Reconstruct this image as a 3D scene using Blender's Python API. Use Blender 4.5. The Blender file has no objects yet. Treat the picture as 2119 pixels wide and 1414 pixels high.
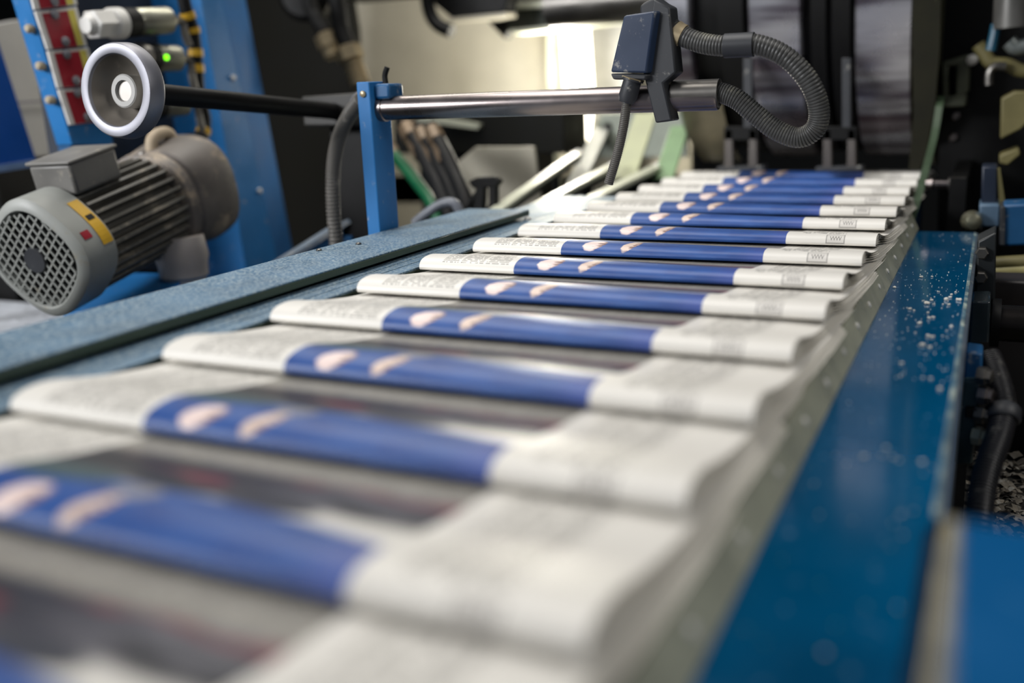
import bpy, bmesh, math, random
from mathutils import Vector, Matrix
random.seed(7)
scene = bpy.context.scene
COL = scene.collection
PI = math.pi

# ------------------------------------------------------------------ camera
F_PX, YAW, PITCH, ROLL, CAM_H = 2021.3, .4586, .2530, -.0432, .1558
fw = Vector((-math.sin(YAW)*math.cos(PITCH), math.cos(YAW)*math.cos(PITCH), -math.sin(PITCH)))
r0 = Vector((math.cos(YAW), math.sin(YAW), 0)); u0 = r0.cross(fw)
RT = r0*math.cos(ROLL)+u0*math.sin(ROLL); UP = -r0*math.sin(ROLL)+u0*math.cos(ROLL)
CAM = Vector((0, 0, CAM_H))
cd = bpy.data.cameras.new('camera'); cam = bpy.data.objects.new('camera', cd); COL.objects.link(cam)
cam.matrix_world = Matrix(((RT.x, UP.x, -fw.x, CAM.x), (RT.y, UP.y, -fw.y, CAM.y), (RT.z, UP.z, -fw.z, CAM.z), (0, 0, 0, 1)))
cd.sensor_width = 36; cd.lens = F_PX/2119*36; cd.clip_start = .01; cd.clip_end = 50
cd.dof.use_dof = True; cd.dof.focus_distance = .90; cd.dof.aperture_fstop = 2.5
scene.camera = cam

def at(x, y, ax, v):
    """point of the place seen at photo pixel x, y on the plane X, Y or Z = v"""
    d = fw+RT*((x-1059.5)/F_PX)-UP*((y-707)/F_PX); i = 'XYZ'.index(ax)
    return CAM+d*((v-CAM[i])/d[i])

# ------------------------------------------------------------------ node helpers
class N:
    def __init__(s, nt, sock): s.nt, s.s = nt, sock
    def _m(s, op, b=None, c=None):
        n = s.nt.nodes.new('ShaderNodeMath'); n.operation = op
        for i, v in enumerate((s, b, c)):
            if v is None: continue
            if isinstance(v, N): s.nt.links.new(v.s, n.inputs[i])
            else: n.inputs[i].default_value = v
        return N(s.nt, n.outputs[0])
    def __add__(s, b): return s._m('ADD', b)
    __radd__ = __add__
    def __sub__(s, b): return s._m('SUBTRACT', b)
    def __rsub__(s, b): return (s*-1)+b
    def __mul__(s, b): return s._m('MULTIPLY', b)
    __rmul__ = __mul__
    def gt(s, b): return s._m('GREATER_THAN', b)
    def lt(s, b): return s._m('LESS_THAN', b)
    def fract(s): return s._m('FRACT')
    def floor(s): return s._m('FLOOR')
    def sin(s): return s._m('SINE')
    def mx(s, b): return s._m('MAXIMUM', b)
    def mn(s, b): return s._m('MINIMUM', b)
    def step(s, a, b):
        n = s.nt.nodes.new('ShaderNodeMapRange'); n.interpolation_type = 'SMOOTHSTEP'
        s.nt.links.new(s.s, n.inputs[0]); n.inputs[1].default_value = a; n.inputs[2].default_value = b
        return N(s.nt, n.outputs[0])
def rgb(h):
    if isinstance(h, str):
        h = h.lstrip('#'); c = [int(h[i:i+2], 16)/255 for i in (0, 2, 4)]
        return tuple((x/12.92 if x < .04045 else ((x+.055)/1.055)**2.4) for x in c)+(1,)
    return tuple(h)+(1,) if len(h) == 3 else tuple(h)
def mix(nt, fac, a, b):
    n = nt.nodes.new('ShaderNodeMix'); n.data_type = 'RGBA'
    if isinstance(fac, N): nt.links.new(fac.s, n.inputs[0])
    else: n.inputs[0].default_value = fac
    for i, v in ((6, a), (7, b)):
        if isinstance(v, N): nt.links.new(v.s, n.inputs[i])
        else: n.inputs[i].default_value = rgb(v)
    return N(nt, n.outputs[2])
def noise(nt, scale, detail=3, vec=None, rough=.55):
    n = nt.nodes.new('ShaderNodeTexNoise'); n.inputs['Scale'].default_value = scale
    n.inputs['Detail'].default_value = detail; n.inputs['Roughness'].default_value = rough
    if vec is None:
        tc = nt.nodes.new('ShaderNodeTexCoord'); nt.links.new(tc.outputs['Object'], n.inputs['Vector'])
    else: nt.links.new(vec, n.inputs['Vector'])
    return N(nt, n.outputs[0])
def bump(nt, h, bs, dist, strength=.5):
    n = nt.nodes.new('ShaderNodeBump'); n.inputs['Strength'].default_value = strength; n.inputs['Distance'].default_value = dist
    nt.links.new(h.s, n.inputs['Height']); nt.links.new(n.outputs[0], bs.inputs['Normal'])
MATS = {}
def mat(name, col, rough=.5, metal=0., dust=0., dustcol='#b9b6ad', dscale=60, var=.15, vscale=18, bmp=0., spec=.5, emit=None, estr=0., coat=0., up=False):
    if name in MATS: return MATS[name]
    m = bpy.data.materials.new(name); m.use_nodes = True; nt = m.node_tree; b = nt.nodes['Principled BSDF']
    c = rgb(col); dark = tuple(x*(1-var) for x in c[:3]); lite = tuple(min(1, x*(1+var)) for x in c[:3])
    k = noise(nt, vscale, 4).step(.3, .7)
    out = mix(nt, k, dark, lite)
    rg = N(nt, k.s)*.12+(rough-.06)
    if dust:
        d = noise(nt, dscale, 6, rough=.7).step(.62-dust*.5, .80-dust*.35)
        if up:
            g = nt.nodes.new('ShaderNodeNewGeometry'); sx = nt.nodes.new('ShaderNodeSeparateXYZ'); nt.links.new(g.outputs['Normal'], sx.inputs[0])
            d = d*N(nt, sx.outputs[2]).step(.2, .8)
        out = mix(nt, d, out, dustcol); rg = rg.mx(d*.85)
        if metal:
            nt.links.new((metal-d*metal).s, b.inputs['Metallic'])
    if metal and not dust: b.inputs['Metallic'].default_value = metal
    nt.links.new(out.s, b.inputs['Base Color']); nt.links.new(rg.s, b.inputs['Roughness'])
    b.inputs['Specular IOR Level'].default_value = spec
    b.inputs['Coat Weight'].default_value = coat; b.inputs['Coat Roughness'].default_value = .08
    if emit: b.inputs['Emission Color'].default_value = rgb(emit); b.inputs['Emission Strength'].default_value = estr
    if bmp: bump(nt, noise(nt, vscale*8, 4), b, bmp)
    MATS[name] = m; return m

# ------------------------------------------------------------------ mesh helpers
WORLD = {}
def frame(d, up=Vector((0, 0, 1))):
    d = d.normalized(); x = up.cross(d)
    if x.length < 1e-4: x = Vector((1, 0, 0)).cross(d)
    x.normalize(); return x, d.cross(x), d
def spline(pts, n):
    pts = [Vector(p) for p in pts]; P = [pts[0]*2-pts[1]]+pts+[pts[-1]*2-pts[-2]]; out = []
    seg = len(pts)-1
    for k in range(n+1):
        t = k/n*seg; i = min(int(t), seg-1); t -= i; a, b, c, d = P[i:i+4]
        out.append(.5*((2*b)+(c-a)*t+(2*a-5*b+4*c-d)*t*t+(3*b-a-3*c+d)*t**3))
    return out
class MB:
    def __init__(s): s.b = bmesh.new()
    def box(s, lo, hi):
        lo, hi = Vector(lo), Vector(hi); c = (lo+hi)/2; d = hi-lo
        bmesh.ops.create_cube(s.b, size=1, matrix=Matrix.Translation(c) @ Matrix.Diagonal((d.x, d.y, d.z, 1))); return s
    def hexa(s, q, ext):
        a = [s.b.verts.new(p) for p in q]; c = [s.b.verts.new(Vector(p)+Vector(ext)) for p in q]; n = len(q)
        s.b.faces.new(a); s.b.faces.new(c[::-1])
        for i in range(n): s.b.faces.new((a[i], c[i], c[(i+1) % n], a[(i+1) % n]))
        return s
    def rings(s, rings, cap=True, closed=False):
        vs = [[s.b.verts.new(p) for p in r] for r in rings]; n = len(vs[0])
        for a, b in zip(vs, vs[1:]):
            for i in range(n): s.b.faces.new((a[i], a[(i+1) % n], b[(i+1) % n], b[i]))
        if closed:
            a, b = vs[-1], vs[0]
            for i in range(n): s.b.faces.new((a[i], a[(i+1) % n], b[(i+1) % n], b[i]))
        elif cap: s.b.faces.new(vs[0][::-1]); s.b.faces.new(vs[-1])
        return s
    def cyl(s, p0, p1, r0, r1=None, n=24):
        p0, p1 = Vector(p0), Vector(p1); return s.lathe(p0, p1-p0, [(0, r0), ((p1-p0).length, r0 if r1 is None else r1)], n)
    def lathe(s, o, d, prof, n=32, se=2., rot=0., up=Vector((0, 0, 1)), cap=True, closed=False, tw=0.):
        o = Vector(o); x, y, z = frame(Vector(d), up); R = []
        for (h, r) in prof:
            ring = []
            for i in range(n):
                a = 2*PI*i/n+rot; ca, sa = math.cos(a), math.sin(a)
                k = (abs(ca)**se+abs(sa)**se)**(-1/se)
                ring.append(o+z*h+(x*math.cos(a+tw)+y*math.sin(a+tw))*max(r, 1e-5)*k)
            R.append(ring)
        return s.rings(R, cap, closed)
    def tube(s, pts, r, n=14, k=60, rib=0, amp=.14):
        """rib = number of corrugations"""
        if rib: k = rib*4
        P = spline(pts, k) if len(pts) > 2 else [Vector(pts[0]).lerp(Vector(pts[1]), i/k) for i in range(k+1)]
        x = None; R = []
        for i, p in enumerate(P):
            t = (P[min(i+1, k)]-P[max(i-1, 0)]).normalized()
            if x is None: x, y, _ = frame(t)
            else: x = (x-t*x.dot(t)).normalized(); y = t.cross(x)
            rr = r(i/k) if callable(r) else r
            if rib: rr *= 1+amp*(0, .9, 1, .9)[i % 4]-amp*.5
            R.append([p+(x*math.cos(2*PI*j/n)+y*math.sin(2*PI*j/n))*rr for j in range(n)])
        return s.rings(R)
    def bar(s, p0, p1, w, h, up=Vector((0, 0, 1))):
        p0, p1 = Vector(p0), Vector(p1); x, y, z = frame(p1-p0, up)
        q = [p0+x*a*w/2+y*b*h/2 for a, b in ((-1, -1), (1, -1), (1, 1), (-1, 1))]; return s.hexa(q, p1-p0)
    def ball(s, c, r, sub=2, jit=0., sq=(1, 1, 1)):
        g = bmesh.ops.create_icosphere(s.b, subdivisions=sub, radius=r)
        for v in g['verts']:
            k = 1+random.uniform(-jit, jit); v.co = Vector((v.co.x*sq[0]*k, v.co.y*sq[1]*k, v.co.z*sq[2]*k))+Vector(c)
        return s
    def build(s, name, m, parent=None, bevel=0., smooth=True, seg=2):
        bmesh.ops.recalc_face_normals(s.b, faces=s.b.faces)
        off = WORLD[parent.name] if parent else None
        if off is None:
            zs = [v.co for v in s.b.verts]; lo = Vector([min(c[i] for c in zs) for i in range(3)]); hi = Vector([max(c[i] for c in zs) for i in range(3)])
            off = Vector(((lo.x+hi.x)/2, (lo.y+hi.y)/2, lo.z))
        for v in s.b.verts: v.co -= off
        me = bpy.data.meshes.new(name); s.b.to_mesh(me); s.b.free(); o = bpy.data.objects.new(name, me); COL.objects.link(o)
        me.materials.append(m if not isinstance(m, str) else MATS[m])
        if parent: o.parent = parent
        else: o.location = off
        WORLD[o.name] = off
        if bevel:
            bv = o.modifiers.new('edge', 'BEVEL'); bv.width = bevel; bv.segments = seg; bv.limit_method = 'ANGLE'; bv.angle_limit = math.radians(40)
        if smooth:
            for p in me.polygons: p.use_smooth = True
            try: me.set_sharp_from_angle(angle=math.radians(35))
            except Exception: pass
        return o
def thing(name, label, cat, loc, group=None):
    o = bpy.data.objects.new(name, None); COL.objects.link(o); o.location = loc; o.empty_display_size = .02
    WORLD[o.name] = Vector(loc); return tag(o, label, cat, group)
def tag(o, label=None, cat=None, group=None, kind=None):
    if label: o['label'] = label
    if cat: o['category'] = cat
    if group: o['group'] = group
    if kind: o['kind'] = kind
    return o
def slab(px, ax, v, ext): return MB().hexa([at(x, y, ax, v) for x, y in px], ext)

# ------------------------------------------------------------------ materials
BLUE = mat('blue_paint', '#2670ae', .42, dust=.05, var=.06, spec=.4)
BLUE_D = mat('blue_paint_dull', '#17517f', .45, dust=.10, var=.12)
BLUE_G = mat('blue_gloss_paint', '#004c74', .12, dust=.05, dscale=140, dustcol='#7fa0b8', var=.08, vscale=9, spec=.5, coat=.3)
BLUE_C = mat('blue_cover_paint', '#005389', .36, dust=.04, dscale=90, dustcol='#4f86ad', var=.06, vscale=14, spec=.4)
DUSTY = mat('dusty_blue_steel', '#3f6480', .5, dust=.40, dscale=420, dustcol='#97a6ad', var=.2, vscale=25)
GREEN_E = mat('green_edge_paint', '#3c4a3c', .45, var=.12)
BED = mat('bed_steel', '#26383f', .45, var=.2)
OLIVE = mat('olive_steel', '#a9a994', .32, metal=.05, dust=.1, var=.12, vscale=30)
STEEL = mat('polished_steel', '#857d7b', .30, metal=1., var=.1, vscale=12)
STEEL_D = mat('dull_steel', '#6a6763', .38, metal=.9, var=.15)
CHROME = mat('cast_aluminium', '#87878e', .5, metal=.6, var=.06)
ALU_D = mat('turned_aluminium', '#8f8b86', .4, metal=.8, var=.1)
BLACK = mat('black_rubber', '#0c0c0c', .6, spec=.25, var=.15)
BLACK_M = mat('black_metal', '#0b0b0b', .5, spec=.22, var=.2)
NAVY = mat('navy_plastic', '#27364f', .42, dust=.05, var=.08)
CHAR = mat('charcoal_plastic', '#303236', .5, dust=.06, var=.1)
HOSE = mat('dusty_hose', '#3f3f3e', .42, dust=.28, dscale=45, dustcol='#8a8778', var=.12, up=True)
CONDUIT = mat('grey_conduit', '#57544f', .5, dust=.15, dustcol='#8f8a80', var=.1)
MOTOR = mat('motor_grey', '#6c6a66', .5, dust=.1, dustcol='#a09a8c', var=.12)
MOTOR_P = mat('motor_pale', '#8e908b', .5, dust=.12, dustcol='#8b8779', var=.06)
MOTOR_D = mat('motor_fins', '#585650', .5, dust=.2, dscale=30, dustcol='#9c9383', var=.2)
GEAR = mat('gearbox_grey', '#625c57', .55, dust=.22, dscale=16, dustcol='#b3a188', var=.2)
CREAM = mat('cream_paint', '#b6b09f', .5, var=.1, vscale=5, dust=.05, dustcol='#8b846f')
CREAM_L = mat('cream_rail', '#c9cbb6', .38, var=.06)
GREYP = mat('grey_panel', '#a8a6a2', .5, var=.05)
OLIVE_SHADE = mat('olive_shade', '#100f09', .7, spec=.15, var=.25, vscale=4)
BRASS = mat('brass', '#a8987a', .36, metal=.5, var=.15)
YELLOW = mat('yellow_plastic', '#cfc35c', .5, var=.06)
YTAPE = mat('yellow_tape', '#c59a1e', .5, var=.15)
YDULL = mat('dull_yellow_paint', '#6a633d', .5, var=.15)
RED = mat('red_plastic', '#8f1526', .4, var=.1)
WHITE = mat('white_plastic', '#d6d4cf', .45, var=.04)
GREEN = mat('green_hose', '#0f5a36', .45, var=.15)
GREEN_B = mat('green_belt', '#7f9c73', .5, var=.1)
BROWN = mat('rusty_fitting', '#6f5d48', .5, metal=.3, var=.25)
CRUMB = mat('paper_crumb', '#e4e0d6', .8, var=.05)
LITTER = mat('grey_litter', '#7f7769', .85, dust=.3, var=.35, vscale=30)
LAMP = mat('lamp_glow', '#fffbea', .5, emit='#fff6dc', estr=7)
LAMP_S = mat('small_lamp_glow', '#fffbea', .5, emit='#ffeec4', estr=5)
LED = mat('green_led', '#8dff20', .4, emit='#7dff10', estr=2.2)
SHELL_D = mat('dark_wall', '#17191a', .8, var=.2)
FLOORM = mat('concrete_floor', '#3a3936', .8, var=.25)
PAGE = mat('newsprint_edge', '#dedad0', .75, var=.05)

# tread plate: raised studs by bump
def tread():
    m = mat('tread_plate_steel', '#c9cdd4', .4, metal=.1, var=.12); nt = m.node_tree; b = nt.nodes['Principled BSDF']
    tc = nt.nodes.new('ShaderNodeTexCoord'); v = nt.nodes.new('ShaderNodeTexVoronoi'); v.inputs['Scale'].default_value = 42; v.inputs['Randomness'].default_value = .15
    nt.links.new(tc.outputs['Object'], v.inputs['Vector']); h = 1-N(nt, v.outputs['Distance']).step(.15, .4)
    bump(nt, h, b, .006, 1); return m
TREAD = tread()

# newsprint: printed by position on the sheet (u across, v metres behind the fold)
def newsprint():
    m = bpy.data.materials.new('newsprint_front_page'); m.use_nodes = True; nt = m.node_tree; b = nt.nodes['Principled BSDF']
    uv = nt.nodes.new('ShaderNodeUVMap'); uv.uv_map = 'page'
    sx = nt.nodes.new('ShaderNodeSeparateXYZ'); nt.links.new(uv.outputs[0], sx.inputs[0])
    u, v = N(nt, sx.outputs[0]), N(nt, sx.outputs[1])      # u in 0..1, v in metres*10
    v = v*.1
    nz = noise(nt, 9, 3, uv.outputs[0]); nf = noise(nt, 46, 2, uv.outputs[0])
    paper = mix(nt, noise(nt, 3, 2, uv.outputs[0]), '#dedad2', '#e6e3dc')
    # text: rows along u, broken into words and columns
    row = (v*(1/.0024)); rowm = (row.fract()).gt(.45)
    wx = nt.nodes.new('ShaderNodeCombineXYZ'); nt.links.new((u*110).s, wx.inputs[0]); nt.links.new((row.floor()*7.3).s, wx.inputs[1])
    word = noise(nt, 1.0, 1, wx.outputs[0]).gt(.43)
    colL = (((u-.045)*(1/.068)).fract()).lt(.9)*u.gt(.062)*u.lt(.245)
    colR = (((u-.8)*(1/.041)).fract()).lt(.88)*u.gt(.815)*u.lt(.925)
    colM = (((u-.27)*(1/.085)).fract()).lt(.92)*u.gt(.27)*u.lt(.78)*v.gt(.082)
    text = rowm*word*((colL*v.gt(.006)).mx(colR*v.gt(.0125)).mx(colM))
    out = mix(nt, text*.68, paper, '#4c4a47')
    # boxed word near the right end
    inb = u.gt(.878)*u.lt(.925)*v.gt(-.001)*v.lt(.0105)
    edge = inb*(1-u.gt(.881)*u.lt(.922)*v.gt(.0003)*v.lt(.0097))
    squig = inb*((((u*900).sin()*.0016)+.005-v)._m('ABSOLUTE')).lt(.0011)*u.gt(.888)*u.lt(.916)
    out = mix(nt, (edge*.45).mx(squig*.65), mix(nt, inb*.3, out, '#a9a4a0'), '#3c3836')
    # colour photograph
    inp = u.gt(.2587)*u.lt(.7776)
    vb = .027+((u-.26)*6.06).sin()*.013
    blue = mix(nt, nz.step(.35, .65), '#1f4589', '#2b569c')
    blue = mix(nt, ((u-.70).step(0, .08))*.3, blue, '#5a5aa8')
    # upper part of the photograph: pale field (print plus painted sheen), then grey, dark and red figures
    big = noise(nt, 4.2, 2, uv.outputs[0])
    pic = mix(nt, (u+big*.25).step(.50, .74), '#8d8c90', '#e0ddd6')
    fig = mix(nt, (u-.3+big*.5).step(.38, .66), '#101228', '#63626a')
    fig = mix(nt, big.step(.44, .54), fig, '#151722')
    fig = mix(nt, noise(nt, 7, 1, uv.outputs[0]).step(.60, .68), fig, '#692a38')
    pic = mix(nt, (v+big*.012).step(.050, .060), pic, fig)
    pic = mix(nt, v.step(.078, .088), pic, mix(nt, text*.5, '#98948b', '#4f4c48'))
    dx = (u-.60)*(1/.075); dv = (v-.046)*(1/.010); pic = mix(nt, 1-(dx*dx+dv*dv+nz*.6).step(.7, 1.3), pic, '#262a38')
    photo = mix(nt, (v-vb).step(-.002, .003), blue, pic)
    dx = (u-.32)*(1/.10); dv = (v-.039)*(1/.012); photo = mix(nt, (1-(dx*dx+dv*dv).step(.6, 1.2))*.9, photo, '#24464c')
    dx = (u-.47)*(1/.085); dv = (v-.047)*(1/.008); photo = mix(nt, 1-(dx*dx+dv*dv+nz*.5).step(.8, 1.4), photo, '#20242f')
    dx = (u-.462-(v-.03)*1.2)*(1/.026); dv = (v-.030)*(1/.008); photo = mix(nt, 1-(dx*dx+dv*dv).step(.7, 1.2), photo, '#8b8b92')
    for (cu, cv, a, bb, sl, c) in ((.345, .0125, .029, .0100, 1.0, '#efd9d3'), (.443, .0135, .019, .0110, 1.2, '#dfc8ba')):
        ee = u-cu-(v-cv)*sl
        dx = ee*(1/a); dv = (v-cv)*(1/bb); k = 1-(dx*dx+dv*dv+(nf-.5)*.7).step(.8, 1.15)
        photo = mix(nt, k, photo, mix(nt, (ee+(nf-.5)*.06).step(a*.2, a*.8), c, '#7d5c52'))
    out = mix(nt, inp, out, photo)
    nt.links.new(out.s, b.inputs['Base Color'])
    b.inputs['Roughness'].default_value = .44; b.inputs['Specular IOR Level'].default_value = .5
    bump(nt, noise(nt, 5, 2), b, .0012, .4)
    return m
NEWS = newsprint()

# ------------------------------------------------------------------ the newspapers
W0, W1 = -.45, -.09
FR = [.116, .220, .320, .4237, .5289, .6333, .7334, .8323, .9335, 1.0348, 1.1363, 1.237, 1.3397, 1.4456, 1.549]
TOP = [(0, .0058), (.0015, .0092), (.005, .0118), (.011, .0132), (.020, .0136), (.030, .0124), (.045, .0092), (.065, .0055), (.085, .0029), (.102, .0011), (.13, -.0006), (.17, -.0026), (.21, -.0046), (.255, -.0066)]
BOT = [(.0010, .0036), (.005, .0029), (.012, .0024), (.03, .0013), (.07, -.0018), (.102, -.0034), (.15, -.0056), (.21, -.0078), (.255, -.0090)]
def interp(tab, v):
    for (a, za), (b, zb) in zip(tab, tab[1:]):
        if v <= b: t = (v-a)/(b-a); return za+(zb-za)*t
    return tab[-1][1]
def make_news():
    L, NU = .250, 30
    P = spline([(v, 0, z) for v, z in TOP], 70); top = [(p.x, p.z) for p in P]
    Q = spline([(v, 0, z) for v, z in BOT], 34); bot = [(p.x, p.z) for p in Q]
    loop = [(v, z, 1) for v, z in top[::-1]]+[(v, z, -1) for v, z in bot]
    root = thing('folded_newspaper', 'x', 'newspaper', (0, 0, 0), 'folded newspapers on the conveyor')
    W = W1-W0; b = bmesh.new(); lay = b.loops.layers.uv.new('page'); grid = []
    acc = 0; arc = {}
    n0 = len(top)-1
    for i in range(n0-1, -1, -1):      # arc length measured from the nose
        pass
    s = 0; arcs = [0]*len(loop)
    for i in range(n0, len(loop)-1): s -= math.dist(loop[i][:2], loop[i+1][:2]); arcs[i+1] = s
    s = 0
    for i in range(n0, 0, -1): s += math.dist(loop[i][:2], loop[i-1][:2]); arcs[i-1] = s
    for i, (v, z, sd) in enumerate(loop):
        rowv = []
        for j in range(NU+1):
            u = j/NU; flare = .004*min(1, max(0, v/.2))**1.3*max(0, (u-.75)/.25)
            zz = z+.0016*math.sin(u*5.1+.4)*min(1, v/.03)*math.exp(-((v-.03)/.05)**2)
            zz -= .0012*max(0, (u-.9)/.1)**2*min(1, v/.08)       # right corners droop
            rowv.append(b.verts.new((-W/2+u*W+flare, v, zz)))
        grid.append(rowv)
    for i in range(len(loop)-1):
        for j in range(NU):
            f = b.faces.new((grid[i][j], grid[i][j+1], grid[i+1][j+1], grid[i+1][j]))
            for lp, (ii, jj) in zip(f.loops, ((i, j), (i, j+1), (i+1, j+1), (i+1, j))): lp[lay].uv = (jj/NU, arcs[ii]*10)
            f.smooth = True
    bmesh.ops.recalc_face_normals(b, faces=b.faces)
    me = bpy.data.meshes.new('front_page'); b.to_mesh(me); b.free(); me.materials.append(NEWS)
    o = bpy.data.objects.new('front_page', me); COL.objects.link(o); o.parent = root; WORLD[o.name] = Vector()
    mb = MB()
    for k, (fr, off) in enumerate(((.08, .000), (.2, .002), (.32, .0005), (.44, .0045), (.56, .001), (.68, .006), (.8, .0025), (.92, .008))):   # inner sheets fan out at the right
        vs = [(.003+i*(L-.005)/26) for i in range(27)]; g = []
        for v in vs:
            t, q = interp(TOP, v), interp(BOT, max(v, .0012)); z = q+(t-q)*(.12+.76*(1-fr)); row = []
            for j in range(9):
                u = j/8; fl = .0006+(.004*min(1, v/.2)**1.3+off*.55*min(1, v/.12))*max(0, (u-.75)/.25)
                zz = z-(.0012+.0004*k)*max(0, (u-.9)/.1)**2*min(1, v/.08)+.0002*math.sin(v*40+k)*(u > .95)
                row.append(mb.b.verts.new((-W/2+.001+u*(W-.0015)+fl, v, zz)))
            g.append(row)
        for a, c in zip(g, g[1:]):
            for j in range(8): mb.b.faces.new((a[j], a[j+1], c[j+1], c[j]))
    mb.build('inner_pages', PAGE, root)
    return root
def dup(r, loc):
    c = r.copy(); COL.objects.link(c); c.location = loc
    for ch in list(r.children):
        d = ch.copy(); COL.objects.link(d); d.parent = c
        for g in list(ch.children):
            e = g.copy(); COL.objects.link(e); e.parent = d
    return c
ORD = ['nearest of all, its fold below the picture edge', 'first whole fold at the near end of the row', 'second fold from the near end', 'third fold from the near end', 'fourth fold from the near end', 'fifth fold from the near end', 'sixth fold from the near end', 'seventh fold from the near end', 'eighth fold from the near end', 'sixth fold before the pressing feet', 'fifth fold before the pressing feet', 'fourth fold before the pressing feet', 'third fold before the pressing feet', 'second fold, just ahead of the pressing feet', 'last one, under the pressing feet below the drum']
news0 = make_news()
XS = [0, 0, -.001, .0012, -.0008, .001, -.0012, .0006, .001, -.001, .0008, .0014, -.0012, .0005, 0]
for k, y in enumerate(FR):
    o = news0 if k == 0 else dup(news0, (0, 0, 0))
    o.location = ((W0+W1)/2+XS[k], y, 0); o.rotation_euler = (0, 0, random.uniform(-.004, .004))
    o['label'] = 'folded newspaper with blue front photo, '+ORD[k]

# ------------------------------------------------------------------ conveyor and the plates beside it
c = thing('conveyor', 'dark steel conveyor bed carrying the row of newspapers', 'conveyor', (-.27, .8, -.85))
MB().box((-.456, .02, -.028), (-.086, 1.75, -.0125)).build('belt_bed', BED, c, .001)
for x in (-.42, -.11):
    for y in (.1, 1.6): MB().box((x-.02, y-.02, -.85), (x+.02, y+.02, -.028)).build('leg', BLUE_D, c, .002)
MB().box((-.454, .03, -.075), (-.440, 1.74, -.028)).build('side_beam', BLUE_D, c)
# left rails
t = thing('cover_plate', 'dusty blue-grey steel plate running along the left of the newspapers', 'plate', (-.536, .6, -.85))
MB().box((-.578, .12, .0135), (-.495, 1.065, .0150)).build('dusty_top', DUSTY, t, .0006)
MB().box((-.5775, .121, .0078), (-.4945, 1.064, .0135)).build('green_edge', GREEN_E, t, .0006)
MB().box((-.577, .13, -.06), (-.560, 1.0, .0078)).build('web', BLUE_D, t)
for y in (.2, .82): MB().box((-.576, y-.02, -.85), (-.560, y+.02, -.06)).build('leg', BLUE_D, t)
for px, py in ((660, 519), (742, 506)):
    p = at(px, py, 'Z', .015); MB().lathe(p, (0, 0, 1), [(0, .0028), (.0012, .0028), (.002, .0016)], 12).build('screw', STEEL_D, t)
t = thing('side_rail', 'grooved dusty blue rail between the cover plate and the newspapers', 'rail', (-.51, .6, -.075))
mb = MB()
for a, b2 in ((-.556, -.487), (-.4855, -.474), (-.4725, -.4575)): mb.box((a, .05, .0022), (b2, 1.30, .0042))
mb.build('dusty_top', DUSTY, t, .0004)
MB().box((-.5555, .051, -.0060), (-.4572, 1.29, .0022)).build('green_edge', GREEN_E, t, .0005)
MB().box((-.5550, .052, -.075), (-.540, 1.28, -.006)).build('web', BLUE_D, t)
# right strip with screws
t = thing('edge_strip', 'olive steel strip with screws along the right edge of the newspapers', 'strip', (-.084, .75, -.06))
MB().hexa([(-.0828, .12, -.0105), (-.0738, .12, -.0295), (-.0745, .12, -.0325), (-.0850, .12, -.0115)], (0, 1.16, 0)).build('strip', OLIVE, t, .0005)
for i in range(15):
    y = .21+i*.073
    MB().lathe((-.0786, y, -.0200), (.90, 0, .43), [(0, .0026), (.0008, .0026), (.0015, .0016), (.0016, .0004)], 12).build('screw', WHITE, t)  # white colour stands in for glints on the screw heads
MB().box((-.0775, .13, -.075), (-.0755, 1.27, -.032)).build('web', BLUE_D, t)
# glossy blue side panel
t = thing('blue_table', 'glossy deep blue panel with crumbs to the right of the newspapers', 'panel', (-.04, .7, -.85))
MB().hexa([(-.0745, .10, -.0315), (-.0140, .10, -.0315), (-.0140, .405, -.0315), (-.0105, .425, -.0315), (-.0105, 1.262, -.0315), (-.0745, 1.262, -.0315)], (0, 0, .0015)).build('top_plate', BLUE_G, t, .0008)
RIM = mat('worn_rim', '#4d6a7a', .45, dust=.34, dscale=40, dustcol='#a9b5ab', var=.25, vscale=30)
MB().hexa([(-.0122, .425, -.0297), (-.0093, .425, -.0304), (-.0093, .425, -.034), (-.0122, .425, -.034)], (0, .837, 0)).build('worn_rim', RIM, t, .0005)
MB().hexa([(-.0092, .425, -.0304), (-.0066, .425, -.0318), (-.0066, .425, -.040), (-.0092, .425, -.040)], (0, .837, 0)).build('flange', mat('grey_flange', '#4f5a66', .4, dust=.12, var=.15), t, .0004)
MB().hexa([(-.0740, .101, -.16), (-.0165, .101, -.16), (-.0165, .405, -.16), (-.0085, .43, -.16), (-.0085, 1.26, -.16), (-.0740, 1.26, -.16)], (0, 0, .1285)).build('side_box', BLUE_D, t, .001)
for y in (.2, 1.15): MB().box((-.06, y-.02, -.85), (-.02, y+.02, -.16)).build('leg', BLUE_D, t)
SPOTS = [(1918, 630, 3.4), (1927, 623, 2.2), (1932, 631, 1.8), (1884, 641, 2.6), (1893, 644, 1.7), (1921, 649, 2.2), (1922, 660, 2.6), (1931, 658, 2.0), (1903, 671, 3.0), (1958, 622, 3.4), (1966, 617, 2.0), (1984, 622, 3.0), (1963, 632, 2.2), (1950, 631, 1.6), (1969, 611, 1.7), (1978, 606, 1.5), (1942, 605, 1.6), (1969, 678, 2.6), (1960, 686, 1.6), (1920, 697, 3.0), (1930, 699, 2.4), (1910, 716, 3.4), (1924, 721, 3.0), (1894, 690, 1.6), (1853, 597, 2.6), (1906, 575, 2.4), (1929, 574, 1.6), (1866, 754, 2.8), (1862, 779, 1.7), (1910, 783, 2), (1926, 785, 2), (1947, 807, 3), (1788, 947, 3.2), (1834, 930, 3.0), (1848, 948, 2.6), (1908, 958, 3.2), (1860, 955, 2.0), (1824, 945, 1.8), (1708, 1355, 3.6)]
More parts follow.
